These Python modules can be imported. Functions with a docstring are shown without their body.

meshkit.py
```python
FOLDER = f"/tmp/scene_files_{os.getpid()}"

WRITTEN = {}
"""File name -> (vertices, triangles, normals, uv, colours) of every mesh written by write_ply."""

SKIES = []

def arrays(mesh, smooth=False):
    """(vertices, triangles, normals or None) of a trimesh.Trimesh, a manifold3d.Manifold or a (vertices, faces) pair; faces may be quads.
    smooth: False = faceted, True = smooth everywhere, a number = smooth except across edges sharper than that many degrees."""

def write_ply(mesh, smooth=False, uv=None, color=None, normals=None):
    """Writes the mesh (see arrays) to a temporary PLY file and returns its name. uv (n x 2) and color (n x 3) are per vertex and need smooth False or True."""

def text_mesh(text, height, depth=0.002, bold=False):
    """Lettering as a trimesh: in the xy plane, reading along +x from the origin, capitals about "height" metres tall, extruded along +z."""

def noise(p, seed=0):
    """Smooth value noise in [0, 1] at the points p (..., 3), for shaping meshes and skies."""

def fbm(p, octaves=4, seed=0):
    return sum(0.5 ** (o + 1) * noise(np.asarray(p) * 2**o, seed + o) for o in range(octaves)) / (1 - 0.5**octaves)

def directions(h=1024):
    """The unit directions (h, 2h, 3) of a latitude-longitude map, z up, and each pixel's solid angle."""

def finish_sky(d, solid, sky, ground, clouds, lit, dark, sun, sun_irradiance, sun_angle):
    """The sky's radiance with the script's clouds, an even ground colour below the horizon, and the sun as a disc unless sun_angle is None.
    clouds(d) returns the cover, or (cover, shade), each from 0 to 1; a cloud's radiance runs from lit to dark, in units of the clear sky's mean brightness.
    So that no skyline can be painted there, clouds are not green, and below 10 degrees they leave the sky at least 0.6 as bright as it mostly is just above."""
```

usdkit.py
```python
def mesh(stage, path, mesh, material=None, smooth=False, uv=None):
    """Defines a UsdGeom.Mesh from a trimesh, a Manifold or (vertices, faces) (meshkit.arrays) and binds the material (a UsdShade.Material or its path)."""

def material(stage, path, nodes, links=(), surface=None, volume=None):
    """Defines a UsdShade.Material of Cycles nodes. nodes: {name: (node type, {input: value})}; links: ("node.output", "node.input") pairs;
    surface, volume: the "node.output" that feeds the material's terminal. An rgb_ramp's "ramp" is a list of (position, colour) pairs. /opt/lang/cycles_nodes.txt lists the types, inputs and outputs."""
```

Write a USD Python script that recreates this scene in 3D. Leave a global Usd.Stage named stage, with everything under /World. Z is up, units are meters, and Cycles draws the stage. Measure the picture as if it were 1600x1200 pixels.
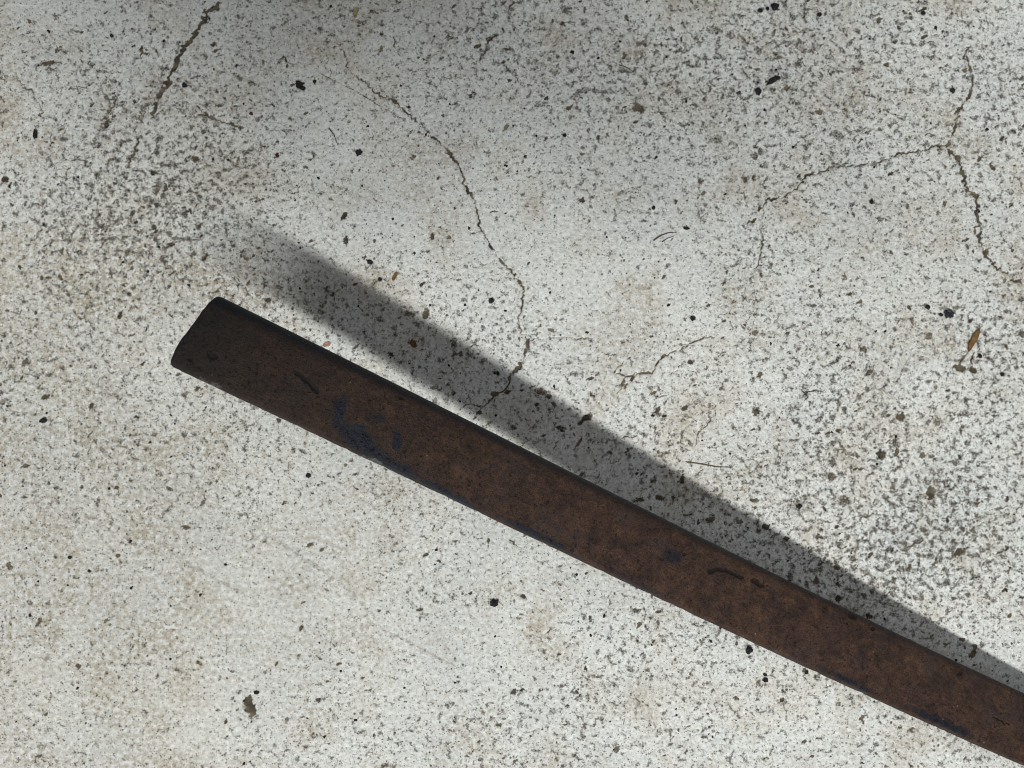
import math, random
import numpy as np, trimesh, usdkit, meshkit
from pxr import Usd, UsdGeom, UsdLux, UsdShade, Gf, Sdf, Vt

random.seed(7); rng = np.random.default_rng(7)
stage = Usd.Stage.CreateInMemory()
UsdGeom.SetStageUpAxis(stage, 'Z'); UsdGeom.SetStageMetersPerUnit(stage, 1.0)
UsdGeom.Xform.Define(stage, '/World'); UsdGeom.Scope.Define(stage, '/World/Looks')
T = Sdf.ValueTypeNames

# ---------------------------------------------------------------- camera: hand held, straight down
H, FPX = 0.45, 1209.0
K = H / FPX                                   # metres of floor per photograph pixel
cam = UsdGeom.Camera.Define(stage, '/World/camera')
cam.AddTranslateOp().Set(Gf.Vec3d(0, 0, H))
cam.CreateHorizontalApertureAttr(36.0); cam.CreateVerticalApertureAttr(27.0)
cam.CreateFocalLengthAttr(36.0 * FPX / 1600.0)
cam.CreateClippingRangeAttr(Gf.Vec2f(0.01, 50))
cam.CreateExposureAttr(0.0)

# ---------------------------------------------------------------- light: a long tube lamp over the photographer's shoulder, dim room
def rect_light(name, pos, xdir, target, w, h, intensity, color):
    p, x = np.array(pos, float), np.array(xdir, float); x /= np.linalg.norm(x)
    z = p - np.array(target, float); z -= x * z.dot(x); z /= np.linalg.norm(z)
    y = np.cross(z, x)
    l = UsdLux.RectLight.Define(stage, '/World/' + name)
    l.AddTransformOp().Set(Gf.Matrix4d(*x, 0, *y, 0, *z, 0, *p, 1))
    l.CreateWidthAttr(w); l.CreateHeightAttr(h)
    l.CreateIntensityAttr(intensity); l.CreateColorAttr(Gf.Vec3f(*color)); l.CreateNormalizeAttr(True)
    return l
rect_light('tube_lamp', (-0.157, -1.014, 2.0), (0.89, -0.455, 0), (0, 0, 0), 1.85, 0.11, 15.8, (1.0, 1.0, 0.965))
rect_light('ceiling_fill', (0.35, 0.35, 2.4), (1, 0, 0), (0, 0, 0), 2.0, 1.4, 4.2, (0.97, 0.98, 1.0))  # overhead panel added as soft fill to lift the shadows
dome = UsdLux.DomeLight.Define(stage, '/World/room_light')
room = usdkit.material(stage, '/World/Looks/room_light', {'b': ('background_shader', {'color': (0.95, 0.98, 1.0), 'strength': 0.048})}, [], surface='b.background')
UsdShade.MaterialBindingAPI.Apply(dome.GetPrim()).Bind(room)

# ---------------------------------------------------------------- helpers
def P(px, py):
    return (px - 800) * K, (600 - py) * K
def tag(o, label=None, cat=None, group=None, kind=None):
    pr = o.GetPrim() if hasattr(o, 'GetPrim') else o
    for k, v in (('label', label), ('category', cat), ('group', group), ('kind', kind)):
        if v: pr.SetCustomDataByKey(k, v)
    return pr
used = {}
def name_for(n):
    used[n] = used.get(n, -1) + 1
    return n if used[n] == 0 else f'{n}_{used[n]:03d}'
def attr(m, name, values):
    UsdGeom.PrimvarsAPI(m).CreatePrimvar(name, T.FloatArray, 'vertex').Set(Vt.FloatArray.FromNumpy(np.asarray(values, np.float32)))
def sstep(a, b, x):
    t = np.clip((x - a) / (b - a), 0, 1); return t * t * (3 - 2 * t)

# ---------------------------------------------------------------- materials
def ground_material():
    N = {
        'geo': ('geometry', {}),
        'dens': ('attribute', {'attribute': 'dens'}), 'dirt': ('attribute', {'attribute': 'dirt'}),
        'tan': ('attribute', {'attribute': 'tan'}), 'scr': ('attribute', {'attribute': 'scrape'}),
        # broad tone
        'nl': ('noise_texture', {'scale': 14.0, 'detail': 5.0, 'roughness': 0.6}),
        'rl': ('rgb_ramp', {'ramp': [(0.3, (0.64, 0.66, 0.655)), (0.52, (0.74, 0.76, 0.74)), (0.7, (0.69, 0.675, 0.625))]}),
        'nm': ('noise_texture', {'scale': 420.0, 'detail': 4.0, 'roughness': 0.7}),
        'rm': ('map_range', {'from_min': 0.35, 'from_max': 0.65, 'to_min': 0.74, 'to_max': 1.14, 'clamp': True}),
        'c0': ('mix_color', {'blend_type': 'multiply', 'fac': 1.0}),
        # tan film
        'nt': ('noise_texture', {'scale': 330.0, 'detail': 4.0, 'roughness': 0.65}),
        'ntl': ('noise_texture', {'scale': 28.0, 'detail': 3.0, 'roughness': 0.6}),
        'tl': ('map_range', {'from_min': 0.5, 'from_max': 0.75, 'to_min': 0.0, 'to_max': 0.8, 'clamp': True}),
        'ta': ('math', {'math_type': 'add'}), 'tm': ('map_range', {'from_min': 0.42, 'from_max': 0.62, 'to_min': 0.15, 'to_max': 1.0, 'clamp': True}),
        'tf': ('math', {'math_type': 'multiply', 'use_clamp': True}), 'tf2': ('math', {'math_type': 'multiply', 'value2': 0.85}), 'scm': ('math', {'math_type': 'multiply', 'use_clamp': True}), 'sc2': ('math', {'math_type': 'multiply', 'value2': 1.9, 'use_clamp': True}),
        'c1': ('mix_color', {'blend_type': 'mix', 'b': (0.37, 0.325, 0.25)}),
        # blotchy specks
        'na': ('noise_texture', {'scale': 255.0, 'detail': 6.0, 'roughness': 0.72, 'distortion': 0.2}),
        'sa': ('math', {'math_type': 'multiply_add', 'value2': 0.135}),
        'ra': ('map_range', {'range_type': 'smoothstep', 'from_min': 0.560, 'from_max': 0.705, 'to_min': 0.0, 'to_max': 0.95, 'clamp': True}),
        # fine specks
        # irregular dots, larger and finer
        'wn': ('noise_texture', {'scale': 700.0, 'detail': 3.0, 'roughness': 0.6}), 'wa': ('vector_math', {'math_type': 'multiply_add', 'vector2': (0.0017, 0.0017, 0.0)}),
        'vx': ('voronoi_texture', {'scale': 430.0, 'feature': 'f1', 'randomness': 1.0}), 'sx': ('separate_color', {}),
        'px': ('math', {'math_type': 'multiply_add', 'value2': 0.38}), 'qx': ('map_range', {'from_min': 0.52, 'from_max': 1.05, 'to_min': 0.0, 'to_max': 0.42, 'clamp': True}),
        'dx': ('math', {'math_type': 'subtract'}), 'ex': ('map_range', {'range_type': 'smoothstep', 'from_min': -0.02, 'from_max': 0.16, 'to_min': 0.0, 'to_max': 1.0, 'clamp': True}),
        'fx': ('map_range', {'from_min': 0.0, 'from_max': 1.0, 'to_min': 0.33249999999999996, 'to_max': 0.95, 'clamp': True}), 'gx': ('math', {'math_type': 'multiply'}),
        'vy': ('voronoi_texture', {'scale': 860.0, 'feature': 'f1', 'randomness': 1.0}), 'sy': ('separate_color', {}),
        'py': ('math', {'math_type': 'multiply_add', 'value2': 0.38}), 'qy': ('map_range', {'from_min': 0.20, 'from_max': 0.90, 'to_min': 0.0, 'to_max': 0.46, 'clamp': True}),
        'dy': ('math', {'math_type': 'subtract'}), 'ey': ('map_range', {'range_type': 'smoothstep', 'from_min': -0.02, 'from_max': 0.16, 'to_min': 0.0, 'to_max': 1.0, 'clamp': True}),
        'fy': ('map_range', {'from_min': 0.0, 'from_max': 1.0, 'to_min': 0.2975, 'to_max': 0.85, 'clamp': True}), 'gy': ('math', {'math_type': 'multiply'}),
        'rb': ('math', {'math_type': 'maximum'}),
        # round black pits
        'vc': ('voronoi_texture', {'scale': 260.0, 'feature': 'f1', 'randomness': 1.0}),
        'vsep': ('separate_color', {}), 'vr': ('map_range', {'from_min': 0.93, 'from_max': 1.0, 'to_min': 0.0, 'to_max': 0.15, 'clamp': True}),
        'vl': ('math', {'math_type': 'subtract'}), 'vm': ('map_range', {'from_min': 0.0, 'from_max': 0.08, 'to_min': 0.0, 'to_max': 0.95, 'clamp': True}),
        # dirt in cracks and stains, frayed by noise
        'nd': ('noise_texture', {'scale': 900.0, 'detail': 3.0, 'roughness': 0.65}),
        'da': ('math', {'math_type': 'multiply_add', 'value2': 1.1}),
        'db': ('map_range', {'range_type': 'smoothstep', 'from_min': 0.78, 'from_max': 1.30, 'to_min': 0.0, 'to_max': 0.98, 'clamp': True}),
        'dz': ('math', {'math_type': 'greater_than', 'value2': 0.02}), 'dd': ('math', {'math_type': 'multiply'}),
        'mx1': ('math', {'math_type': 'maximum'}), 'mx2': ('math', {'math_type': 'maximum'}), 'mx3': ('math', {'math_type': 'maximum'}),
        'cs': ('rgb_ramp', {'ramp': [(0.35, (0.150, 0.124, 0.084)), (0.5, (0.088, 0.068, 0.040)), (0.65, (0.040, 0.033, 0.024))]}),
        'nc': ('noise_texture', {'scale': 120.0, 'detail': 2.0}),
        'c2': ('mix_color', {'blend_type': 'mix'}),
        'c3': ('mix_color', {'blend_type': 'mix', 'b': (0.018, 0.017, 0.018)}),
        'csc': ('mix_color', {'blend_type': 'mix', 'b': (0.34, 0.315, 0.275)}),
        # relief
        'nf': ('noise_texture', {'scale': 850.0, 'detail': 2.0, 'roughness': 0.6}),
        'nf2': ('noise_texture', {'scale': 340.0, 'detail': 4.0, 'roughness': 0.62}),
        'h1': ('math', {'math_type': 'multiply_add', 'value2': 0.35}),
        'h2': ('math', {'math_type': 'multiply_add', 'value2': -0.9}),
        'bp': ('bump', {'strength': 0.8, 'distance': 0.0011}),
        'p': ('principled_bsdf', {'roughness': 0.75, 'specular_ior_level': 0.3}),
    }
    L = [('geo.position', f'{n}.vector') for n in ('nl', 'nm', 'nt', 'ntl', 'na', 'wn', 'vc', 'nd', 'nc', 'nf', 'nf2')]
    L += [('nl.fac', 'rl.fac'), ('nm.fac', 'rm.value'), ('rl.color', 'c0.a'), ('rm.result', 'c0.b'),
          ('ntl.fac', 'tl.value'), ('tl.result', 'ta.value1'), ('tan.fac', 'ta.value2'), ('nt.fac', 'tm.value'), ('ta.value', 'tf.value1'), ('tm.result', 'tf.value2'),
          ('tf.value', 'tf2.value1'), ('c0.result', 'c1.a'), ('tf2.value', 'c1.fac'),
          ('dens.fac', 'sa.value1'), ('na.fac', 'sa.value3'), ('sa.value', 'ra.value'),
          ('wn.color', 'wa.vector1'), ('geo.position', 'wa.vector3'),
          ('wa.vector', 'vx.vector'), ('vx.color', 'sx.color'), ('dens.fac', 'px.value1'), ('sx.r', 'px.value3'), ('px.value', 'qx.value'), ('qx.result', 'dx.value1'), ('vx.distance', 'dx.value2'), ('dx.value', 'ex.value'), ('sx.g', 'fx.value'), ('ex.result', 'gx.value1'), ('fx.result', 'gx.value2'), ('gx.value', 'rb.value1'),
          ('wa.vector', 'vy.vector'), ('vy.color', 'sy.color'), ('dens.fac', 'py.value1'), ('sy.r', 'py.value3'), ('py.value', 'qy.value'), ('qy.result', 'dy.value1'), ('vy.distance', 'dy.value2'), ('dy.value', 'ey.value'), ('sy.g', 'fy.value'), ('ey.result', 'gy.value1'), ('fy.result', 'gy.value2'), ('gy.value', 'rb.value2'),
          ('vc.color', 'vsep.color'), ('vsep.r', 'vr.value'), ('vr.result', 'vl.value1'), ('vc.distance', 'vl.value2'), ('vl.value', 'vm.value'),
          ('nd.fac', 'da.value1'), ('dirt.fac', 'da.value3'), ('da.value', 'db.value'), ('dirt.fac', 'dz.value1'), ('db.result', 'dd.value1'), ('dz.value', 'dd.value2'),
          ('ra.result', 'mx1.value1'), ('rb.value', 'mx1.value2'), ('mx1.value', 'mx2.value1'), ('dd.value', 'mx2.value2'),
          ('nc.fac', 'cs.fac'), ('c1.result', 'csc.a'), ('scr.fac', 'scm.value1'), ('tm.result', 'scm.value2'), ('scm.value', 'sc2.value1'), ('sc2.value', 'csc.fac'), ('csc.result', 'c2.a'), ('cs.color', 'c2.b'), ('mx2.value', 'c2.fac'),
          ('c2.result', 'c3.a'), ('vm.result', 'c3.fac'), ('c3.result', 'p.base_color'),
          ('nf.fac', 'h1.value1'), ('nf2.fac', 'h1.value3'), ('ra.result', 'h2.value1'), ('h1.value', 'h2.value3'), ('h2.value', 'bp.height'), ('bp.normal', 'p.normal')]
    return usdkit.material(stage, '/World/Looks/worn_concrete', N, L, surface='p.BSDF')

def rust_material():
    N = {
        'geo': ('geometry', {}),
        'blue': ('attribute', {'attribute': 'blue'}), 'pit': ('attribute', {'attribute': 'pit'}), 'wear': ('attribute', {'attribute': 'wear'}), 'tip_grey_shade': ('attribute', {'attribute': 'tip_grey_shade'}),
        'n1': ('noise_texture', {'scale': 90.0, 'detail': 8.0, 'roughness': 0.72, 'distortion': 0.3}),
        'r1': ('rgb_ramp', {'ramp': [(0.28, (0.034, 0.022, 0.021)), (0.40, (0.062, 0.037, 0.031)), (0.5, (0.080, 0.046, 0.033)), (0.58, (0.097, 0.057, 0.038)), (0.74, (0.122, 0.080, 0.054))]}),
        'n2': ('noise_texture', {'scale': 210.0, 'detail': 5.0, 'roughness': 0.7}),
        'r2': ('rgb_ramp', {'ramp': [(0.3, (0.30, 0.29, 0.31)), (0.5, (0.62, 0.59, 0.59)), (0.7, (0.95, 0.86, 0.80))]}),
        'c1': ('mix_color', {'blend_type': 'multiply', 'fac': 1.0, 'use_clamp': False}),
        'n3': ('noise_texture', {'scale': 60.0, 'detail': 4.0, 'roughness': 0.6}),
        'm3': ('map_range', {'from_min': 0.50, 'from_max': 0.68, 'to_min': 0.0, 'to_max': 0.8, 'clamp': True}),
        'c2': ('mix_color', {'blend_type': 'mix', 'b': (0.044, 0.030, 0.029)}),
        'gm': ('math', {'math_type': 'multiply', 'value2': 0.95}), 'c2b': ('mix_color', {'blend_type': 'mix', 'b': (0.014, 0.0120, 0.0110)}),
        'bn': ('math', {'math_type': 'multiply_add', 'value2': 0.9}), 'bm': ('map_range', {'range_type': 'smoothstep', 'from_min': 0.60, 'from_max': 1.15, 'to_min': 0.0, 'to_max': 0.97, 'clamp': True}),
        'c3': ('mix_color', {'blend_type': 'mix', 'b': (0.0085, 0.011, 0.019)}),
        'n4': ('noise_texture', {'scale': 1500.0, 'detail': 3.0, 'roughness': 0.6}),
        'm4': ('map_range', {'from_min': 0.3, 'from_max': 0.7, 'to_min': 0.5, 'to_max': 1.55, 'clamp': True}),
        'c4': ('mix_color', {'blend_type': 'multiply', 'fac': 1.0, 'use_clamp': False}),
        'pn': ('math', {'math_type': 'multiply_add', 'value2': 0.8}), 'pm': ('map_range', {'range_type': 'smoothstep', 'from_min': 0.75, 'from_max': 1.05, 'to_min': 0.0, 'to_max': 0.95, 'clamp': True}),
        'c5': ('mix_color', {'blend_type': 'mix', 'b': (0.012, 0.009, 0.009)}),
        # sharp pitting and fine scratches along the bar
        'np': ('noise_texture', {'scale': 620.0, 'detail': 4.0, 'roughness': 0.7}), 'npm': ('map_range', {'range_type': 'smoothstep', 'from_min': 0.57, 'from_max': 0.70, 'to_min': 0.0, 'to_max': 0.6, 'clamp': True}),
        'pmx': ('math', {'math_type': 'maximum'}),
        'map': ('mapping', {'mapping_type': 'point', 'rotation': (0.0, 0.0, 0.47), 'scale': (1.0, 1.0, 1.0)}), 'map2': ('mapping', {'mapping_type': 'point', 'scale': (60.0, 1800.0, 60.0)}),
        'ns': ('noise_texture', {'scale': 1.0, 'detail': 3.0, 'roughness': 0.6}), 'nsm': ('map_range', {'from_min': 0.30, 'from_max': 0.70, 'to_min': 0.86, 'to_max': 1.15, 'clamp': True}),
        'cS': ('mix_color', {'blend_type': 'multiply', 'fac': 1.0, 'use_clamp': False}),
        # light flecks
        'v': ('voronoi_texture', {'scale': 420.0}), 'vs': ('separate_color', {}), 'vr': ('map_range', {'from_min': 0.965, 'from_max': 1.0, 'to_min': 0.0, 'to_max': 0.25, 'clamp': True}),
        'vl': ('math', {'math_type': 'subtract'}), 'vm': ('map_range', {'from_min': 0.0, 'from_max': 0.08, 'to_min': 0.0, 'to_max': 0.8, 'clamp': True}),
        'c6': ('mix_color', {'blend_type': 'mix', 'b': (0.20, 0.17, 0.14)}),
        'wn': ('math', {'math_type': 'multiply_add', 'value2': 1.0}), 'wm': ('map_range', {'from_min': 1.38, 'from_max': 1.6, 'to_min': 0.0, 'to_max': 0.5, 'clamp': True}),
        'c7': ('mix_color', {'blend_type': 'mix', 'b': (0.26, 0.27, 0.28)}),
        'h': ('math', {'math_type': 'multiply_add', 'value2': 0.6}), 'h2': ('math', {'math_type': 'multiply_add', 'value2': -1.2}),
        'bp': ('bump', {'strength': 0.8, 'distance': 0.0009}),
        'ro': ('mix_float', {'a': 0.72, 'b': 0.5}),
        'p': ('principled_bsdf', {'specular_ior_level': 0.22}),
    }
    L = [('geo.position', f'{n}.vector') for n in ('n1', 'n2', 'n3', 'n4', 'v')]
    L += [('n1.fac', 'r1.fac'), ('n2.fac', 'r2.fac'), ('r1.color', 'c1.a'), ('r2.color', 'c1.b'), ('n3.fac', 'm3.value'), ('c1.result', 'c2.a'), ('m3.result', 'c2.fac'),
          ('tip_grey_shade.fac', 'gm.value1'), ('c2.result', 'c2b.a'), ('gm.value', 'c2b.fac'),
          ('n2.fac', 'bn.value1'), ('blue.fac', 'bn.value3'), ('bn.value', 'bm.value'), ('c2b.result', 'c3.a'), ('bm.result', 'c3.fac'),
          ('n4.fac', 'm4.value'), ('geo.position', 'np.vector'), ('np.fac', 'npm.value'), ('geo.position', 'map.vector'), ('map.vector', 'map2.vector'), ('map2.vector', 'ns.vector'), ('ns.fac', 'nsm.value'), ('c3.result', 'cS.a'), ('nsm.result', 'cS.b'), ('cS.result', 'c4.a'), ('m4.result', 'c4.b'),
          ('n4.fac', 'pn.value1'), ('pit.fac', 'pn.value3'), ('pn.value', 'pm.value'), ('c4.result', 'c5.a'), ('pm.result', 'pmx.value1'), ('npm.result', 'pmx.value2'), ('pmx.value', 'c5.fac'),
          ('v.color', 'vs.color'), ('vs.r', 'vr.value'), ('vr.result', 'vl.value1'), ('v.distance', 'vl.value2'), ('vl.value', 'vm.value'), ('c5.result', 'c6.a'), ('vm.result', 'c6.fac'),
          ('n4.fac', 'wn.value1'), ('wear.fac', 'wn.value3'), ('wn.value', 'wm.value'), ('c6.result', 'c7.a'), ('wm.result', 'c7.fac'), ('c7.result', 'p.base_color'),
          ('n4.fac', 'h.value1'), ('n2.fac', 'h.value3'), ('pmx.value', 'h2.value1'), ('h.value', 'h2.value3'), ('h2.value', 'bp.height'), ('bp.normal', 'p.normal'),
          ('bm.result', 'ro.fac'), ('ro.value', 'p.roughness')]
    L[-1] = ('ro.result', 'p.roughness')
    return usdkit.material(stage, '/World/Looks/rusted_steel', N, L, surface='p.BSDF')

def plain(name, c1, c2, scale=600.0, rough=0.6, spec=0.3):
    N = {'geo': ('geometry', {}), 'n': ('noise_texture', {'scale': scale, 'detail': 4.0, 'roughness': 0.65}),
         'r': ('rgb_ramp', {'ramp': [(0.35, c1), (0.65, c2)]}), 'bp': ('bump', {'strength': 0.4, 'distance': 0.0003}),
         'p': ('principled_bsdf', {'roughness': rough, 'specular_ior_level': spec})}
    return usdkit.material(stage, f'/World/Looks/{name}', N, [('geo.position', 'n.vector'), ('n.fac', 'r.fac'), ('r.color', 'p.base_color'), ('n.fac', 'bp.height'), ('bp.normal', 'p.normal')], surface='p.BSDF')

M_ground, M_rust = ground_material(), rust_material()
M_black = plain('black_crumb', (0.006, 0.006, 0.007), (0.022, 0.021, 0.021), rough=0.7)
M_slate = plain('slate_crumb', (0.010, 0.012, 0.016), (0.03, 0.034, 0.042), rough=0.5)
M_amber = plain('amber_flake', (0.095, 0.052, 0.014), (0.21, 0.115, 0.035))
M_tan = plain('tan_leaf', (0.26, 0.20, 0.10), (0.42, 0.33, 0.17))
M_pink = plain('reddish_chip', (0.25, 0.14, 0.09), (0.40, 0.25, 0.17))
M_brown = plain('brown_twig', (0.035, 0.022, 0.014), (0.10, 0.06, 0.035))
M_straw = plain('straw', (0.07, 0.055, 0.028), (0.16, 0.125, 0.06))
M_green = plain('dry_green', (0.02, 0.03, 0.015), (0.055, 0.075, 0.035))
M_red = plain('dark_red_crumb', (0.04, 0.006, 0.008), (0.10, 0.02, 0.02))
M_slab = plain('black_slab', (0.01, 0.01, 0.011), (0.016, 0.016, 0.017), rough=0.4)

# ---------------------------------------------------------------- the floor: one sheet, fine under the camera, with recessed cracks and pits
PITCH = 0.00065
fx = np.arange(-0.325, 0.32501, PITCH); fy = np.arange(-0.25, 0.25001, PITCH)
grow = np.cumsum(0.0012 * 1.16 ** np.arange(42))
grow = grow * (2.7 / grow[-1])
gx = np.concatenate([fx[0] - grow[::-1], fx, fx[-1] + grow]); gy = np.concatenate([fy[0] - grow[::-1], fy, fy[-1] + grow])
X, Y = np.meshgrid(gx, gy)
PX, PY = X / K + 800, 600 - Y / K            # the same floor points counted in photograph pixels
dirt = np.zeros_like(X); depth = np.zeros_like(X); tan = np.zeros_like(X); dens = np.zeros_like(X); scrape = np.zeros_like(X)

def window(x0, y0, x1, y1, pad):
    i0, i1 = np.searchsorted(gx, [(x0 - pad - 800) * K, (x1 + pad - 800) * K])
    j0, j1 = np.searchsorted(gy, [(600 - y1 - pad) * K, (600 - y0 + pad) * K])
    return slice(j0, j1), slice(i0, i1)

def rough_line(pts, amp, step=4.0):
    pts = np.array(pts, float); out = [pts[0]]
    for a, b in zip(pts[:-1], pts[1:]):
        n = max(1, int(np.hypot(*(b - a)) / step)); d = (b - a) / max(np.hypot(*(b - a)), 1e-6); q = np.array([-d[1], d[0]])
        for k in range(1, n + 1):
            out.append(a + (b - a) * k / n + (q * rng.normal(0, amp) if k < n else 0))
    return np.array(out)

def crack(pts, w=2.2, amp=1.3, strength=1.0, vary=0.8, deep=0.0010, target=None, blobs=0.0):
    """w: half width in photograph pixels"""
    line = rough_line(pts, amp * 1.15, 3.0); w = w * (0.74 if target is None else 1)
    n = len(line)
    wv = w * (1 + vary * (2 * meshkit.noise(np.c_[np.arange(n) * 0.45, np.full(n, rng.uniform(0, 99)), np.zeros(n)]) - 1))
    sv = strength * np.clip(0.40 + 1.05 * meshkit.noise(np.c_[np.arange(n) * 0.3, np.full(n, rng.uniform(0, 99)), np.zeros(n)]), 0, 1)
    wv[0] *= 0.5; wv[-1] *= 0.4
    for k in range(n - 1):
        a, b = line[k], line[k + 1]; ww = (wv[k] + wv[k + 1]) / 2
        s = window(min(a[0], b[0]), min(a[1], b[1]), max(a[0], b[0]), max(a[1], b[1]), ww + 4)
        px, py = PX[s], PY[s]; ab = b - a
        t = np.clip(((px - a[0]) * ab[0] + (py - a[1]) * ab[1]) / max(ab @ ab, 1e-6), 0, 1)
        d = np.hypot(px - a[0] - t * ab[0], py - a[1] - t * ab[1])
        v = sv[k] * (1 - sstep(max(ww - 1.2, 0), ww + 1.0, d)) * (1.12 if target is None else 1)
        (dirt if target is None else target)[s] = np.maximum((dirt if target is None else target)[s], v)
        depth[s] = np.maximum(depth[s], deep * v)
        if blobs and rng.random() < blobs:
            blob(*(a + rng.normal(0, 2, 2)), rng.uniform(1.6, 2.6) * w, rng.uniform(1.0, 2.0) * w, rng.uniform(0, 180), strength, deep)

def blob(px, py, rx, ry, ang=0, strength=1.0, deep=0.0004, target=None, soft=0.5, ragged=0.45):
    tgt = dirt if target is None else target
    s = window(px, py, px, py, 1.6 * max(rx, ry) + 3)
    a = math.radians(ang); dx, dy = PX[s] - px, PY[s] - py
    u, v = (dx * math.cos(a) + dy * math.sin(a)) / rx, (-dx * math.sin(a) + dy * math.cos(a)) / ry
    r = np.hypot(u, v)
    f = 3.5 / max(rx, ry)
    r = r + ragged * (2 * meshkit.fbm(np.stack([dx * f + px, dy * f + py, 0 * dx], -1), 3) - 1)
    val = strength * (1 - sstep(1 - soft, 1 + soft * 0.4, r))
    tgt[s] = np.maximum(tgt[s], val)
    if deep: depth[s] = np.maximum(depth[s], deep * val)

# cracks (photograph pixels, laid on the floor)
crack([(537,79),(544,109),(575,135),(592,150),(616,157),(635,176),(652,190)], 1.6, 1.6, 0.9, blobs=0.08)
crack([(654,191),(671,208),(688,224),(702,238),(717,259),(723,275),(725,289),(740,311),(746,334),(749,354),(762,375),(776,399),(796,420),(810,436),(818,452)], 1.9, 1.3, 1.0, blobs=0.06)
crack([(818,452),(817,470),(813,490),(809,506),(816,523),(828,530)], 1.5, 1.4, 0.9)
crack([(828,530),(850,529),(878,527),(895,528),(925,531)], 1.3, 1.2, 0.85, blobs=0.06)
crack([(825,532),(825,541),(819,559),(812,575),(797,584)], 3.2, 1.2, 1.0)
crack([(797,584),(795,600),(787,611),(770,616),(769,623),(753,637),(747,647),(739,656)], 1.5, 1.0, 1.0)
blob(772,616,7,5,10); blob(793,613,7,3.5,-30); blob(748,645,6,4,-20); blob(796,592,3,5,0)
crack([(500,114),(530,130),(560,145),(605,172),(643,195)], 1.1, 0.4, 0.8, 0.3, 0.0003)
crack([(655,190),(664,178),(676,163)], 0.8, 0.4, 0.6, 0.3, 0.0002)
crack([(1519,66),(1510,82),(1514,101),(1521,120),(1517,146),(1508,158),(1499,169),(1495,191),(1489,210),(1480,229)], 2.3, 1.3, 0.95, blobs=0.05)
crack([(1480,229),(1465,227),(1446,234),(1409,240),(1386,249),(1349,257),(1330,259),(1304,259),(1292,266),(1276,272),(1259,274),(1255,285),(1240,298),(1221,309),(1199,311)], 1.5, 1.2, 0.95, blobs=0.07)
crack([(1199,311),(1193,322),(1191,356),(1193,375),(1189,397),(1184,416),(1172,428)], 1.3, 1.2, 0.85, blobs=0.06)
crack([(1175,440),(1177,470),(1179,500),(1170,520)], 1.3, 1.4, 0.6)
crack([(1482,232),(1497,246),(1506,270),(1512,292),(1527,306),(1525,330),(1531,352),(1531,375),(1540,397),(1555,416),(1578,431),(1600,445)], 2.2, 1.4, 0.95, blobs=0.10)
blob(1497,247,5,7,30); blob(1526,306,6,4,10); blob(1541,395,5,8,20)
crack([(959,581),(984,588),(1003,583),(1019,584),(1026,569),(1037,556),(1060,548),(1086,533),(1101,526),(1116,528)], 1.4, 1.0, 1.0)
crack([(959,581),(968,572),(975,564)], 1.2, 1.0, 0.8); blob(1037,556,5,3,-35)
crack([(345,4),(326,15),(311,41),(304,56),(290,71),(275,98),(262,128),(251,146),(242,169),(236,184)], 3.4, 1.8, 0.85, blobs=0.14)
blob(304,52,7,4,-20); blob(262,129,8,5,0); blob(248,150,6,4,30); blob(274,103,4,9,15)
crack([(217,214),(212,228),(206,243),(197,262)], 2.2, 1.6, 0.8, blobs=0.2)
crack([(221,71),(220,84),(219,98)], 2.2, 1.0, 0.85); crack([(182,150),(172,172),(161,203)], 2.4, 1.6, 0.7, blobs=0.25)
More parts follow.
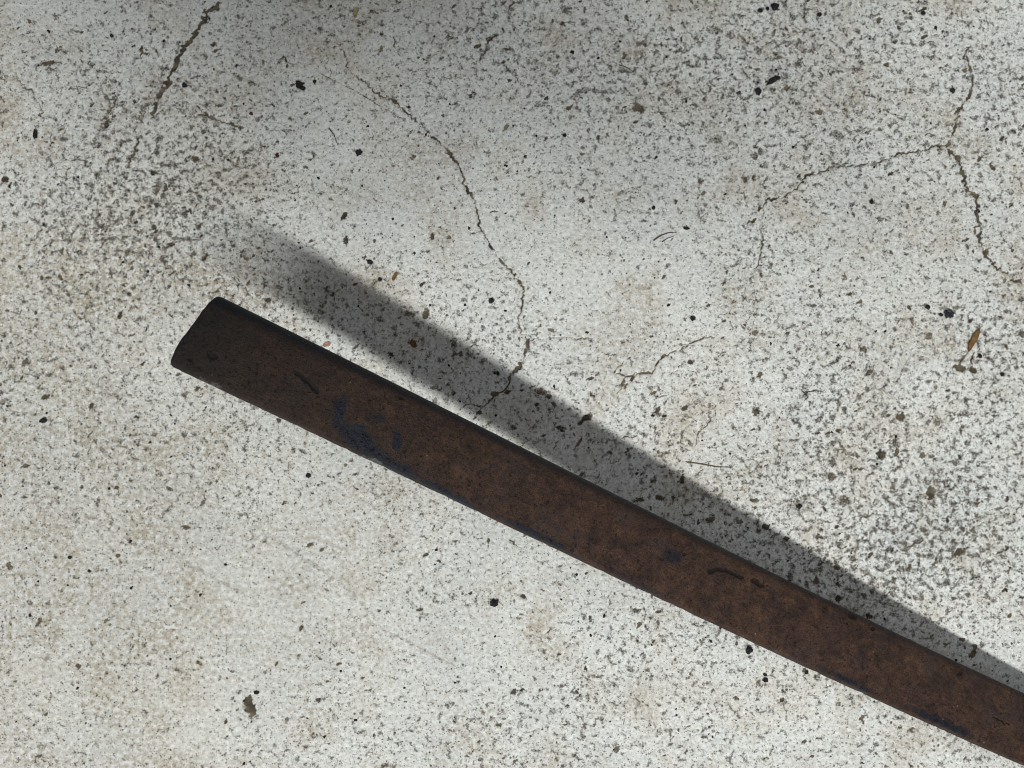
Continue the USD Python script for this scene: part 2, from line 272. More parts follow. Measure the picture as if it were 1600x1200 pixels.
crack([(262,100),(240,140),(214,190),(180,240),(150,280)], 3.0, 3.0, 0.6, blobs=0.3); crack([(178,120),(165,180),(140,240),(128,262)], 2.2, 2.6, 0.55, blobs=0.3)
crack([(307,165),(319,180),(337,187),(364,195),(382,199)], 2.0, 1.4, 0.9, blobs=0.1)
crack([(19,116),(34,131),(52,146),(64,169),(66,190)], 1.6, 1.6, 0.75, blobs=0.1)
crack([(802,2),(796,13)], 1.8, 0.8, 0.9); crack([(777,54),(762,64),(757,82),(749,94)], 1.7, 0.9, 0.9); crack([(786,98),(797,111),(806,121),(819,135)], 1.3, 0.8, 0.9)
crack([(824,606),(835,615),(860,640),(875,656)], 1.4, 1.2, 0.6, blobs=0.1)
crack([(922,612),(934,630),(944,644),(948,652)], 1.7, 1.2, 0.85, blobs=0.15)
crack([(880,585),(893,600),(907,610)], 1.0, 1.2, 0.7); crack([(935,755),(955,745),(962,725),(968,700)], 1.2, 1.3, 0.7)
crack([(1063,800),(1075,805),(1088,798),(1100,802)], 1.6, 1.2, 0.9)
crack([(795,843),(803,850),(815,858)], 1.9, 0.8, 0.8); crack([(877,872),(890,880),(902,877),(915,884)], 1.4, 1.2, 0.7)
crack([(643,940),(655,950),(664,962)], 1.3, 1.0, 0.6)
crack([(445,713),(450,722),(453,735)], 1.2, 0.7, 0.75)
# scrapes: thin, long, pale or dark
for pts, w, st in [([(424,840),(460,864),(506,892),(548,925),(585,964)], 3.2, 0.55), ([(270,866),(310,890),(356,915),(405,943)], 3.0, 0.5), ([(20,585),(90,622),(155,660)], 2.2, 0.6),
                   ([(0,630),(60,662),(120,690)], 2.0, 0.35), ([(94,975),(82,1005),(68,1042)], 3.0, 0.8), ([(152,830),(165,845),(195,885)], 2.0, 0.35), ([(900,1040),(960,1075),(1010,1110)], 2.5, 0.3)]:
    crack(pts, w, 0.8, st, 0.4, 0.0001, target=scrape)
for pts in [([(560,760),(640,810)]), ([(35,735),(70,790)]), ([(760,290),(700,330)]), ([(1000,420),(890,500)]), ([(1330,420),(1240,480),(1130,570)]), ([(1180,560),(1060,650)]), ([(830,200),(770,240)]), ([(1290,480),(1230,530)])]:
    crack(pts, 0.9, 0.3, 0.55, 0.3, 0.0001, target=scrape)
for _ in range(46):                                   # hair scratches, mostly running up to the right
    x, y, l, a = rng.uniform(0, 1600), rng.uniform(0, 1200), rng.uniform(20, 90), math.radians(rng.choice([-38, -30, 30, -75]) + rng.normal(0, 8))
    crack([(x, y), (x + l * math.cos(a), y + l * math.sin(a))], 0.7, 0.3, rng.uniform(0.2, 0.5), 0.3, 0.0, target=scrape)
for _ in range(70):                                   # dragged scuffs across the lower left, running down to the right
    x, y, l, a = rng.uniform(-40, 620), rng.uniform(560, 1180), rng.gamma(2, 28), math.radians(30 + rng.normal(0, 7))
    if rng.random() < 0.5: x, y = rng.uniform(-20, 230), rng.uniform(570, 900)
    crack([(x, y), (x + l * math.cos(a), y + l * math.sin(a))], rng.uniform(0.6, 1.6), 0.8, rng.uniform(0.25, 0.7), 0.7, 0.0001, target=scrape)
for k in range(85):                                   # hairline crazing: short ragged walks
    x, y = (rng.uniform(860, 1330), rng.uniform(470, 740)) if k < 35 else ((rng.uniform(620, 1250), rng.uniform(560, 900)) if k < 55 else (rng.uniform(0, 1600), rng.uniform(0, 1200)))
    a, pts = rng.uniform(0, 6.28), [(x, y)]
    for _ in range(rng.integers(2, 7)):
        a += rng.normal(0, 0.75); x += 8 * math.cos(a); y += 8 * math.sin(a); pts.append((x, y))
    crack(pts, rng.uniform(1.0, 1.7), 1.2, rng.uniform(0.55, 0.85), 0.6, 0.0003, blobs=0.06)
# named dark marks
for px, py, rx, ry, an, st in [(75,99,12,5,-10,.9),(88,78,3,7,10,.8),(999,170,13,9,10,.8),(886,15,12,9,30,.6),(879,37,6,5,0,.7),(1044,414,6,5.5,0,.55),(1180,244,7,7,0,.7),(1122,217,10,8,0,.55),(1307,210,13,9,30,.55),
    (1182,644,8,6,-20,.95),(1407,652,9,8,0,.9),(1377,711,10,9,-30,.9),(1454,769,8,11,0,.9),(1319,783,14,12,0,.65),(1249,790,26,20,0,.5),(1180,520,6,6,0,.8),(1349,546,10,6,20,.7),(1300,745,9,8,-20,.75),(1465,659,8,9,0,.6),
    (1442,711,7,6,0,.8),(1500,862,12,8,-20,.8),(1400,693,11,9,20,.6),(665,490,7,10,10,.8),(637,490,8,7,0,.7),(652,508,9,5,40,.6),(917,653,11,7,-15,1),(906,661,7,4,-30,.8),(845,612,11,7,20,.8),(858,620,7,5,0,.7),(865,632,4,8,-20,.7),
    (905,691,3,9,25,.95),(900,698,2,7,20,.9),(880,668,7,3,20,.7),(720,553,5,5,0,.9),(802,668,7,5,30,.75),(390,1104,10,20,-12,1),(402,1120,4,6,0,.55),(15,885,6,9,-20,.75),(184,868,5,4,0,.9),(386,806,3,9,-20,.6),(993,954,8,5,0,.75),
    (817,932,7,4,30,.9),(1236,1015,6,6,0,.6),(1310,1100,6,5,0,.6),(1030,778,9,5,20,.9),(1000,781,8,4,10,.9),(1110,812,9,5,0,.9),(1052,778,4,4,0,.9),(1196,823,7,6,0,.95),(1229,842,6,5,0,.9),(1308,886,7,6,20,.9),(1276,908,6,6,0,.8),
    (1310,935,8,6,0,.8),(1358,963,8,6,0,.8),(1520,1022,5,10,25,.95),(1524,1010,6,4,0,.95),(1305,780,7,6,0,.5),(472,705,8,4,30,.6),(549,719,5,4,0,.7),(540,727,4,4,0,.7),(540,375,5,8,10,.8),(585,376,4,4,0,.7),(305,248,8,6,20,.85),
    (352,266,5,4,0,.7),(240,355,5,6,0,.8),(222,396,10,8,0,.5),(245,320,6,6,0,.7),(418,469,6,5,0,.8),(520,460,3,5,20,.8),(1565,218,4,7,30,.8),(1580,320,5,6,30,.7),(1585,205,5,5,0,.7),(935,215,3,6,0,.9),(888,169,4,4,0,.9),(617,158,5,4,0,.8),
    (735,150,4,4,0,.9),(545,190,4,4,0,.6),(190,690,6,10,-30,.35),(60,760,7,4,30,.5),(165,440,10,8,0,.4),(1320,640,6,6,0,.6),(1545,560,6,4,20,.7),(1500,330,6,5,0,.5),(1440,560,7,6,0,.6),(1398,515,6,5,0,.6),(1452,524,8,7,0,.65)]:
    blob(px, py, rx, ry, an, st)
blob(1500,575,13,6,15,1.0); blob(1520,578,9,6,25,0.95); crack([(1512,552),(1504,562),(1499,574)], 2.6, 0.6, 0.95, 0.2); crack([(1519,575),(1518,562),(1524,550)], 2.2, 0.6, 0.9, 0.2)   # dried wet patch under the shard
# general scatter of pits, thicker where the photograph's floor is more eroded
def bump2(px, py, rx, ry, a):
    return a * np.exp(-((PX - px) / rx) ** 2 - ((PY - py) / ry) ** 2)
dens += bump2(180, 310, 190, 110, 0.75) + bump2(380, 440, 160, 80, 0.35) + bump2(1420, 760, 240, 160, 0.75) + bump2(1000, 60, 330, 110, 0.35) + bump2(1330, 130, 330, 160, 0.38) + bump2(1560, 520, 120, 160, 0.3)
dens += bump2(1320, 920, 200, 110, 0.35) + bump2(700, 560, 180, 80, 0.25) + bump2(230, 80, 170, 90, 0.15) - bump2(350, 980, 330, 230, 0.42) - bump2(60, 1100, 160, 160, 0.2) + bump2(1000, 1080, 330, 140, 0.2) - bump2(640, 300, 170, 130, 0.25) - bump2(1010, 460, 130, 100, 0.25)
nz = np.stack([PX / 130, PY / 130, 0 * PX], -1)
dens = 0.06 + 0.60 * dens + 0.30 * (2 * meshkit.fbm(nz, 4, 3) - 1)
dens += 0.16 * (2 * meshkit.fbm(nz * 4, 3, 13) - 1)
tan += bump2(330, 440, 170, 60, 0.65) + bump2(150, 420, 160, 70, 0.4) + bump2(985, 520, 90, 60, 0.4) + bump2(1230, 770, 90, 60, 0.3) + bump2(1100, 690, 90, 70, 0.3) + bump2(590, 770, 110, 50, 0.25) + bump2(1380, 400, 180, 140, 0.18)
tan += 0.7 * np.clip(meshkit.fbm(nz * 1.7 + 31, 4, 5) - 0.5, 0, 1) * 3 + bump2(170, 960, 430, 300, 0.55) + bump2(60, 560, 220, 220, 0.5) + bump2(80, 250, 200, 200, 0.25) + 0.10
tan = np.clip(tan, 0, 1)
for _ in range(5200):
    x, y = rng.uniform(-40, 1640), rng.uniform(-40, 1240)
    i, j = np.searchsorted(gx, (x - 800) * K), np.searchsorted(gy, (600 - y) * K)
    if rng.random() > 0.30 + 0.75 * dens[j, i]: continue
    r = rng.gamma(2.6, 0.66) + 1.0
    blob(x, y, min(r, 7) * rng.uniform(1, 1.8), min(r, 6) * 0.8, rng.normal(-40, 35) if rng.random() < .6 else rng.uniform(0, 180), rng.uniform(0.45, 1.0), 0.00035, ragged=0.6)
Z = -depth + 0.00025 * (2 * meshkit.fbm(np.stack([PX / 60, PY / 60, 0 * PX], -1), 3, 9) - 1)
fine = (np.abs(X) < 0.33) & (np.abs(Y) < 0.26)
Z[~fine] = np.minimum(Z[~fine], 0)
ny, nx = X.shape
idx = np.arange(nx * ny).reshape(ny, nx)
quads = np.stack([idx[:-1, :-1], idx[:-1, 1:], idx[1:, 1:], idx[1:, :-1]], -1).reshape(-1, 4)
floor = usdkit.mesh(stage, '/World/floor', (np.c_[X.ravel(), Y.ravel(), Z.ravel()], quads), M_ground, smooth=True)
for n_, a_ in (('dirt', dirt), ('dens', dens), ('tan', tan), ('scrape', np.clip(scrape, 0, 1))):
    attr(floor, n_, a_.ravel())
tag(floor, 'pale worn concrete floor with thin cracks, pits and dark specks', 'floor', kind='structure')

# ---------------------------------------------------------------- the bar: a long rusty steel leaf, tip lifted, belly on the floor out of frame
BAR = [0.03942, -0.14626, 0.42637, 0.02512, -0.21462, -0.01186, 0.01248, 0.09357, -0.0744, 0.00546, 0.29303, 0.02604, 0.0, 0.0, -0.00259]
U_END, U_LOW = 3.18, 1.59
def bar_axis(u):
    w0, x0, x1, y0, y1, y2, y3, z0, z1, z2, t0, t1, _, _, w1 = BAR
    x = x0 + x1 * u
    uc = np.minimum(u, 1.0)
    y = y0 + y1 * uc + y2 * uc ** 2 + y3 * uc ** 3 + np.maximum(u - 1, 0) * (y1 + 2 * y2 + 3 * y3)
    ze, se = z0 + z1 + z2, z1 + 2 * z2
    d = u - 1.0
    z = np.where(u <= 1, z0 + z1 * u + z2 * u ** 2, ze + se * d + (-se / (2 * (U_LOW - 1))) * d ** 2)
    t = t0 + t1 * uc
    return np.stack([x, y, z], -1), t, w0 + w1 * uc
NS, NT = 900, 128
L_bar = 0.49
u = np.concatenate([np.array([0, .0004, .0009, .0016, .0026, .004, .006, .0085]), np.linspace(0.011, 1.05, 620), np.linspace(1.06, U_END - .01, 200), U_END - np.array([.0085, .006, .004, .0026, .0016, .0009, .0004, 0])])
C, tilt, W = bar_axis(u)
D = np.gradient(C, u, axis=0); D /= np.linalg.norm(D, axis=1)[:, None]
Nn = np.cross([0, 0, 1.0], D); Nn /= np.linalg.norm(Nn, axis=1)[:, None]; Bb = np.cross(D, Nn)
Aa = Nn * np.cos(tilt)[:, None] - Bb * np.sin(tilt)[:, None]; Uu = Nn * np.sin(tilt)[:, None] + Bb * np.cos(tilt)[:, None]
th = np.linspace(0, 2 * np.pi, NT, endpoint=False)
cv, cu = np.cos(th), np.sin(th)
e_ = np.abs(cv)                                          # flat face with rounded shoulders, softer towards the tip
R_sh = np.interp(u, [0, 1], [0.0085, 0.0042]); drop = np.interp(u, [0, 1], [0.0066, 0.0050])
send = np.minimum(u, U_END - u) * L_bar
r = 0.0024
corner = np.where(send < r, r - np.sqrt(np.clip(r * r - (r - send) ** 2, 0, None)), 0.0)
capz = np.sqrt(np.clip(1 - (1 - np.clip(send / 0.0016, 0, 1)) ** 2, 0.02, 1))
nse = lambda k, sc, amp: amp * (2 * meshkit.fbm(np.c_[u * sc, np.full(len(u), k), np.zeros(len(u))], 3) - 1)
nick = sum(a_ * np.exp(-((u - c_) / w_) ** 2) for a_, c_, w_ in zip(rng.uniform(.0001, .0004, 30), rng.uniform(0, 1.1, 30), rng.uniform(.0015, .006, 30)))
nick2 = sum(a_ * np.exp(-((u - c_) / w_) ** 2) for a_, c_, w_ in zip(rng.uniform(.0001, .00035, 24), rng.uniform(0, 1.1, 24), rng.uniform(.0015, .005, 24)))
wl = W / 2 - corner + nse(3.3, 60, 0.00010) - nick; wr = W / 2 - corner + nse(8.7, 60, 0.00010) - nick2
half = np.where(cv[None, :] > 0, wl[:, None], wr[:, None])
top_half = cu >= -1e-9
nt2 = NT // 2
# across positions: dense in the shoulders
tt = np.linspace(-1, 1, nt2 + 1)
V = np.zeros((len(u), NT, 3)); vv = np.zeros(NT); cu = np.zeros(NT)
for k in range(NT):
    if k <= nt2:      # over the top, from +1 to -1
        q = tt[nt2 - k]; v_ = np.sign(q) * (1 - (1 - abs(q)) ** 1.7); up_ = 1.0
    else:
        q = tt[k - nt2]; v_ = np.sign(q) * (1 - (1 - abs(q)) ** 1.7); up_ = -1.0
    vv[k] = v_; cu[k] = up_ * math.sqrt(max(0, 1 - v_ * v_))
    x_ = v_ * half[:, k]
    Rk = R_sh if v_ > 0 else R_sh * 0.25
    over = np.clip((np.abs(x_) - (W / 2 - corner - Rk)) / Rk, 0, 1)
    if up_ > 0: h_ = drop * np.sqrt(np.clip(1 - over ** 2, 0, 1)) + 0.0014 * (1 - v_ * v_)
    else: h_ = -0.0014 * math.sqrt(max(0, 1 - abs(v_) ** 6)) * np.ones(len(u))
    V[:, k] = C + Aa * x_[:, None] + Uu * (capz * h_ - 0.002)[:, None]
# ragged tip: the end is not sheared quite straight
tip = np.exp(-send / 0.012) * (u < 1)
V += -(D * tip[:, None])[:, None, :] * (0.0026 * np.clip(0.5 - 0.5 * vv, 0, 1) + 0.0006 * (1 - vv ** 2))[None, :, None]
V += (D * tip[:, None])[:, None, :] * (0.0009 * (2 * meshkit.fbm(np.c_[vv * 2.2 + 5, np.full(NT, 1.7), np.zeros(NT)], 3) - 1) + 0.0007 * vv ** 2 )[None, :, None]
flat = V.reshape(-1, 3)
# where the bar's marks are, counted along (photograph pixels of the bar's own surface points)
bx = 800 + FPX * flat[:, 0] / (H - flat[:, 2]); by = 600 - FPX * flat[:, 1] / (H - flat[:, 2])
top = np.tile(cu >= 0, len(u)).astype(float)
def mark(px, py, rx, ry, ang=0, soft=0.85, ragged=0.45):
    a = math.radians(ang); dx, dy = bx - px, by - py
    q = np.hypot((dx * math.cos(a) + dy * math.sin(a)) / rx, (-dx * math.sin(a) + dy * math.cos(a)) / ry)
    q = q + ragged * (2 * meshkit.fbm(np.c_[dx / 9 + px, dy / 9 + py, 0 * dx], 3) - 1)
    return (1 - sstep(1 - soft, 1 + soft * .5, q)) * top
def streak(pts, w):
    pts = rough_line(pts, 1.2); best = np.zeros(len(bx))
    for a, b in zip(pts[:-1], pts[1:]):
        ab = b - a; t = np.clip(((bx - a[0]) * ab[0] + (by - a[1]) * ab[1]) / max(ab @ ab, 1e-6), 0, 1)
        best = np.maximum(best, 1 - sstep(w - 1, w + 1.2, np.hypot(bx - a[0] - t * ab[0], by - a[1] - t * ab[1])))
    return best * top
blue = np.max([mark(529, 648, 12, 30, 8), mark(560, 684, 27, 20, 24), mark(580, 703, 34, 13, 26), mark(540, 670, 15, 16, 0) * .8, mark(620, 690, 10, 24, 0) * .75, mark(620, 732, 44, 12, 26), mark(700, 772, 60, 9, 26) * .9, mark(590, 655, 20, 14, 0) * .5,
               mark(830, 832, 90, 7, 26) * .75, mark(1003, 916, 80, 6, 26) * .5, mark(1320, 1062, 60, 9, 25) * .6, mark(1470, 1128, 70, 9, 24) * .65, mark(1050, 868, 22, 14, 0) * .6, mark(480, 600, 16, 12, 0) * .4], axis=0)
sh = np.abs(np.tile(vv, len(u))); um = np.repeat(np.clip(u, 0, 1), NT)
blue = np.maximum(blue, sstep(0.42 + 0.30 * um, 1.08, sh) * np.interp(um, [0, 0.3, 1], [0.85, 0.8, 0.55]) * np.where(np.tile(vv, len(u)) > 0, 1.0, 0.22) * top)      # shade painted into the upper shoulder, faint dark scale on the lower
pit = np.max([streak([(463, 583), (478, 592), (488, 602), (496, 612)], 2.8) * 1.2, streak([(1108, 894), (1118, 890), (1135, 891), (1146, 897), (1160, 902)], 2.2) * 1.25, mark(1109, 894, 4, 4), mark(1180, 908, 10, 6, 20) * .8, mark(1188, 914, 12, 5, 20) * .7,
              mark(1331, 962, 10, 7, 20), mark(1324, 974, 3, 3), mark(1364, 983, 5, 4) * .9, mark(1069, 866, 3, 3), mark(1500, 1053, 7, 5, -30) * .6, streak([(1552, 1120), (1562, 1126), (1578, 1133)], 1.0) * .8,
              mark(333, 557, 10, 6, 10) * .7, mark(298, 562, 5, 3) * .8, mark(627, 622, 6, 4) * .7, mark(260, 556, 5, 4), mark(1290, 950, 9, 4, 25) * .5], axis=0)
edge = np.tile(sstep(0.80, 0.97, -vv) * (cu >= 0), len(u))
wear = edge * np.max([mark(318, 597, 30, 22, 26), mark(336, 604, 18, 16), mark(410, 640, 60, 18, 26) * .8, mark(470, 672, 40, 14, 26) * .9, mark(585, 725, 60, 20, 26), mark(1213, 1018, 22, 14, 26) * .9, mark(800, 820, 120, 8, 26) * .3], axis=0)
tip_grey_shade = np.clip(np.exp(-np.repeat(send, NT) / 0.030) * 0.6 + 0.55 * np.exp(-(np.repeat(send, NT) / 0.16) ** 2), 0, 1) * np.repeat((u < 1).astype(float), NT)  # greyer end, plus shade toward the tip painted into the rust colour
nrm = np.repeat(Uu, NT, axis=0)
flat = flat - nrm * (0.0004 * pit * np.tile(np.clip(cu, 0, 1), len(u)))[:, None]
flat = flat + nrm * (0.00028 * (2 * meshkit.fbm(np.c_[bx / 16, by / 16, flat[:, 2] * 200], 4, 2) - 1) * np.tile(np.clip(cu * 2, 0, 1), len(u)))[:, None]
ns = len(u); ii = np.arange(ns * NT).reshape(ns, NT); jn = np.roll(ii, -1, axis=1)
faces = np.stack([ii[:-1], ii[1:], jn[1:], jn[:-1]], -1).reshape(-1, 4)
tri = np.vstack([faces[:, [0, 1, 2]], faces[:, [0, 2, 3]]])
capa, capb = len(flat), len(flat) + 1
flat = np.vstack([flat, V[0].mean(0), V[-1].mean(0)])
tri = np.vstack([tri, np.c_[np.full(NT, capa), ii[0], jn[0]], np.c_[np.full(NT, capb), jn[-1], ii[-1]]])
tm = trimesh.Trimesh(flat, tri, process=False)
if tm.volume < 0: tri = tri[:, ::-1]
low = flat[:, 2].min()
flat[:, 2] -= 0                                           # belly height is settled below
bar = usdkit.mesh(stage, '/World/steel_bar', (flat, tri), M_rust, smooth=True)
for n_, a_ in (('blue', blue), ('pit', pit), ('wear', wear), ('tip_grey_shade', tip_grey_shade)):
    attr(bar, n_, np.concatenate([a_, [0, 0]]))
tag(bar, 'long curved rusty brown steel bar with its rounded tip lifted off the floor', 'metal bar')
print('bar lowest', low)

# ---------------------------------------------------------------- litter on the floor, each piece a thing
def place(mesh, name, label, cat, mat, px, py, rot=0, group=None):
    """mesh in millimetres round its own origin, its lowest point on the floor"""
    m = mesh.copy(); m.apply_scale(0.001)
    m.apply_transform(trimesh.transformations.rotation_matrix(math.radians(rot), [0, 0, 1]))
    x, y = P(px, py)
    i, j = np.searchsorted(gx, x), np.searchsorted(gy, y)
    r_ = 4; zf = Z[j - r_:j + r_ + 1, i - r_:i + r_ + 1].max()
    m.apply_translation([0, 0, -m.bounds[0][2]])
    n = name_for(name)
    x_ = UsdGeom.Xform.Define(stage, '/World/' + n) if False else None
    g = usdkit.mesh(stage, '/World/' + n, m, mat, smooth=40)
    g.AddTranslateOp().Set(Gf.Vec3d(x, y, float(zf) - 0.00002))
    return tag(g, label, cat, group)
def crumb(rx, ry, rz, seed, rag=0.62):
    m = trimesh.creation.icosphere(3); v = m.vertices
    n = meshkit.fbm(v * 1.7 + seed * 7.3, 3, seed) * 2 - 1
    m.vertices = v * (1 + rag * 1.6 * n)[:, None] * [rx, ry, rz]
    return m
def flake(l, w, thick, curl, seed, point=1.0):
    """a bent scrap with a ragged outline"""
    nu, nv = 26, 9
    a = np.linspace(-1, 1, nu); b = np.linspace(-1, 1, nv)
    A, B_ = np.meshgrid(a, b, indexing='ij')
    prof = (1 - np.abs(A) ** (1.5 + point)) ** 0.7 * (1 + 0.35 * (2 * meshkit.fbm(np.stack([A * 3 + seed, B_ * 0.6, 0 * A], -1), 3, seed) - 1))
    x, y = A * l / 2, B_ * w / 2 * prof
    z = curl * (A ** 2 + 0.35 * (B_ * prof) ** 2) + 0.12 * w * (2 * meshkit.fbm(np.stack([A * 2, B_ * 2, 0 * A + seed], -1), 2) - 1)
    up, dn = np.stack([x, y, z + thick / 2], -1).reshape(-1, 3), np.stack([x, y, z - thick / 2], -1).reshape(-1, 3)
    id_ = np.arange(nu * nv).reshape(nu, nv); n = nu * nv
    f = []
    for i in range(nu - 1):
        for j in range(nv - 1):
            p, q, r_, s = id_[i, j], id_[i + 1, j], id_[i + 1, j + 1], id_[i, j + 1]
            f += [[p, q, r_], [p, r_, s], [n + p, n + r_, n + q], [n + p, n + s, n + r_]]
    ring = list(id_[:, 0]) + list(id_[-1, 1:]) + list(id_[-2::-1, -1]) + list(id_[0, -2:0:-1])
    for p, q in zip(ring, ring[1:] + ring[:1]):
        f += [[p, n + p, n + q], [p, n + q, q]]
    m = trimesh.Trimesh(np.vstack([up, dn]), f, process=False); m.fix_normals(); return m
def stalk(pts, r0, r1, seed=0):
    pts = np.array(pts, float); t = np.linspace(0, 1, len(pts)); tt = np.linspace(0, 1, 28)
    c = np.stack([np.interp(tt, t, pts[:, k]) for k in range(3)], -1)
    c += 0.12 * (2 * meshkit.fbm(np.c_[tt * 6, np.full(28, seed), np.zeros(28)], 2) - 1)[:, None] * [0.3, 1, 0.3]
    d = np.gradient(c, axis=0); d /= np.linalg.norm(d, axis=1)[:, None]
    s = np.cross(d, [0, 0, 1.0]); s /= np.linalg.norm(s, axis=1)[:, None]; w = np.cross(s, d)
    rr = np.linspace(r0, r1, 28); k = 7; an = np.linspace(0, 2 * np.pi, k, endpoint=False)
    v = c[:, None] + rr[:, None, None] * (np.cos(an)[None, :, None] * s[:, None] + np.sin(an)[None, :, None] * w[:, None])
    id_ = np.arange(28 * k).reshape(28, k); jn_ = np.roll(id_, -1, 1)
    q = np.stack([id_[:-1], id_[1:], jn_[1:], jn_[:-1]], -1).reshape(-1, 4)
    f = np.vstack([q[:, [0, 1, 2]], q[:, [0, 2, 3]], [[id_[0, 0], id_[0, i], id_[0, i + 1]] for i in range(1, k - 1)], [[id_[-1, 0], id_[-1, i + 1], id_[-1, i]] for i in range(1, k - 1)]])
    m = trimesh.Trimesh(v.reshape(-1, 3), f, process=False); m.fix_normals(); return m
mm = K * 1000                                              # millimetres per photograph pixel
place(flake(17 * mm, 7 * mm, 0.3, 0.5, 3), 'leaf_fragment', 'tan dry leaf fragment at the top edge in the soft shadow', 'leaf fragment', M_tan, 556, 20, 80)
place(flake(15 * mm, 6 * mm, 0.3, 0.6, 5), 'leaf_fragment', 'small amber leaf fragment between the long centre crack and the bar shadow', 'leaf fragment', M_amber, 617, 432, 65)
place(flake(42 * mm, 10 * mm, 0.35, 1.2, 8, 0.1), 'leaf_fragment', 'amber brown pointed leaf shard lying above a dark damp stain at right', 'leaf fragment', M_amber, 1520, 531, 64)
place(flake(14 * mm, 9 * mm, 0.4, 0.6, 9), 'leaf_fragment', 'curled brown leaf fragment lying in the bar shadow', 'leaf fragment', M_amber, 646, 537, -60)
place(flake(12 * mm, 7 * mm, 0.4, 0.5, 12), 'paint_chip', 'small reddish chip close to the upper edge of the bar', 'chip', M_pink, 511, 538, 20)
place(stalk([(-19*mm, -8*mm, .25), (-9*mm, -1*mm, .5), (4*mm, 4*mm, .45), (16*mm, 5*mm, .2)], 0.42, 0.15, 1), 'twig', 'short dark brown twig sliver on the bare floor right of centre', 'twig', M_brown, 1040, 368)
place(stalk([(-10*mm, -7*mm, .2), (0, -1*mm, .35), (9*mm, 2*mm, .2)], 0.3, 0.12, 2), 'twig', 'thin brown splinter lying against the dark twig sliver', 'twig', M_brown, 1044, 371)
place(stalk([(-34*mm, 4*mm, .3), (-12*mm, 1*mm, .6), (10*mm, -3*mm, .6), (34*mm, -4*mm, .25)], 0.34, 0.2, 3), 'straw', 'thin brown straw just above the long bar shadow', 'straw', M_straw, 1107, 726)
place(stalk([(-9*mm, 14*mm, .2), (-1*mm, 3*mm, .4), (5*mm, -13*mm, .2)], 0.32, 0.14, 4), 'grass_blade', 'short dried green grass blade in the upper left area', 'grass blade', M_green, 523, 214)
place(stalk([(-11*mm, 5*mm, .2), (0, 2*mm, .4), (12*mm, -6*mm, .2)], 0.32, 0.2, 6), 'straw', 'short dark straw in the pitted area at the top', 'straw', M_straw, 978, 107)
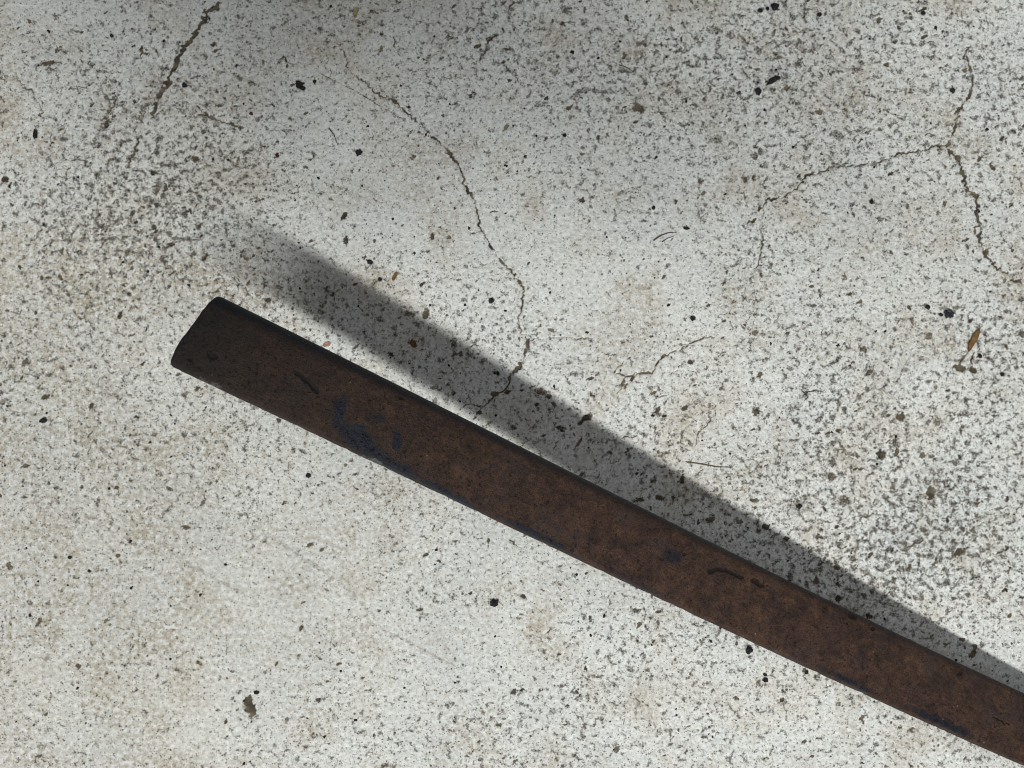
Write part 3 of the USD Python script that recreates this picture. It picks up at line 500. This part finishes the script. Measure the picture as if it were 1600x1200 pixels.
cr = [
 (468,133,5.5,5,'black_crumb','large black crumb in the soft shadow left of the thin straight scratch',M_black), (474,139,3.6,3.0,'black_crumb','black crumb touching the lower right of the large one in the soft shadow',M_black),
 (492,128,2.4,2.8,'black_crumb','tiny black crumb right of the large one in the soft shadow',M_black),
 (1208,126,9.5,3.6,'black_crumb','long black sliver crumb in the upper right area',M_black), (1184,144,4.6,4.4,'black_crumb','squarish black crumb just below the long black sliver',M_black),
 (1210,12,5.5,4.4,'black_crumb','largest of the three black crumbs at the top edge right of centre',M_black), (1199,14,2.6,2.4,'black_crumb','middle of the three black crumbs at the top edge right of centre',M_black), (1188,17,3.0,2.6,'black_crumb','leftmost of the three black crumbs at the top edge right of centre',M_black),
 (1280,24,3.0,2.8,'black_crumb','lone black crumb at the top between the crumb trio and the top right corner',M_black), (1442,21,3.4,3.0,'black_crumb','black crumb at the top edge above the branching crack',M_black), (1487,142,3.4,2.6,'black_crumb','black crumb just left of the branching crack',M_black),
 (1480,490,6.6,5.8,'dark_bead','rounded slate black bead left of the amber shard',M_slate), (1448,480,3.6,3.2,'black_crumb','crumbly black speck left of the slate black bead',M_black), (1469,492,2.6,2.2,'black_crumb','tiny black speck touching the slate black bead',M_black),
 (1082,498,3.8,3.0,'black_crumb','black crumb above the short jagged crack right of centre',M_black), (1072,357,4.6,2.2,'black_crumb','thin black crumb right of the dark twig sliver',M_black),
 (772,941,5.6,4.6,'black_crumb','black crumb on the open floor below the middle of the bar',M_black), (1169,1015,4.6,4.8,'black_crumb','black crumb close below the lower edge of the bar',M_black), (1195,1062,3.6,2.8,'black_crumb','lower of two small black crumbs below the bar',M_black),
 (1195,1054,3.0,2.0,'black_crumb','upper of two small black crumbs below the bar',M_black), (1260,1050,2.6,2.4,'black_crumb','tiny black crumb beside the lower edge of the bar near its right end',M_black),
 (56,210,2.4,6.5,'black_crumb','upright dark sliver crumb at the left edge',M_black), (68,657,4.2,3.4,'black_crumb','black crumb at the left edge level with the blue patch of the bar',M_black), (561,239,4.0,4.0,'black_crumb','black crumb below the green grass blade',M_black),
 (433,243,2.8,3.2,'red_crumb','dark red crumb in the upper left between the two small cracks',M_red), (393,178,2.4,2.2,'red_crumb','tiny dark red crumb at the end of the short left crack',M_red), (9,282,4.4,4.0,'black_crumb','brown black crumb at the left edge above the pitted patch',M_brown),
 (289,134,3.2,3.0,'black_crumb','black crumb right of the blotchy upper left crack',M_black), (176,57,2.2,3.0,'black_crumb','tiny black crumb left of the blotchy upper left crack',M_black), (768,470,3.6,3.6,'black_crumb','black crumb left of the long centre crack above the bar shadow',M_black),
 (594,437,2.8,2.6,'black_crumb','tiny black crumb left of the small amber leaf fragment',M_black), (578,410,3.8,2.8,'black_crumb','black crumb above the bar shadow left of the small amber leaf fragment',M_black), (1248,791,3.4,3.4,'black_crumb','black crumb in the dark stained patch above the right part of the bar shadow',M_black),
 (1530,556,3.0,2.8,'black_crumb','black crumb right of the amber shard',M_black), (1565,585,2.8,2.6,'black_crumb','tiny black crumb right of the damp stain',M_black), (482,743,3.0,3.0,'black_crumb','black crumb below the blue patch of the bar',M_black), (401,1082,4.0,2.2,'black_crumb','small dark crumb just above the long dark stain at lower left',M_black),
 (1361,316,2.8,3.4,'black_crumb','black crumb below the horizontal branch of the right crack',M_black), (1021,325,2.6,2.4,'black_crumb','tiny black crumb above the dark twig sliver',M_black), (882,212,2.6,2.6,'black_crumb','tiny black crumb in the pitted area right of the long centre crack',M_black), (894,82,2.4,3.0,'black_crumb','tiny black crumb in the shaded top middle',M_black)]
for k, (px, py, rx, ry, nm, lab, mt) in enumerate(cr):
    place(crumb(rx * mm, ry * mm, 0.62 * min(rx, ry) * mm, k + 1), nm, lab, 'bead' if nm == 'dark_bead' else 'crumb', mt, px, py, 35 if k == 3 else rng.uniform(-20, 20))
# uncountable grit: fine black grains strewn over the floor
parts = []
base = trimesh.creation.icosphere(1)
for k in range(480):
    x, y = rng.uniform(-30, 1630), rng.uniform(-30, 1230)
    rr = min(rng.gamma(2.0, 0.34) + 0.45, 1.9) * K
    m = base.copy(); m.vertices = m.vertices * (1 + rng.normal(0, .32, (len(m.vertices), 1))) * [rr * rng.uniform(.8, 1.6), rr, rr * .7]
    m.apply_transform(trimesh.transformations.rotation_matrix(rng.uniform(0, 6.28), [0, 0, 1]))
    wx, wy = P(x, y); i, j = np.searchsorted(gx, wx), np.searchsorted(gy, wy)
    m.apply_translation([wx, wy, Z[j, i] + rr * .3]); parts.append(m)
grit = usdkit.mesh(stage, '/World/grit', trimesh.util.concatenate(parts), M_black, smooth=True)
tag(grit, 'fine black grit strewn over the concrete floor', 'grit', kind='stuff')

# unseen slab added above the floor to throw soft shade across the upper left
tb = trimesh.creation.extrude_polygon(__import__('shapely').box(-0.325, -0.100, -0.004, 0.088).buffer(0.012), 0.0065)
tb.apply_translation([0.006, 0.006, H + 0.003])
tag(usdkit.mesh(stage, '/World/shade_slab', tb, M_slab, smooth=30), 'black slab added out of view above the floor to shade its upper left', 'shade_slab')
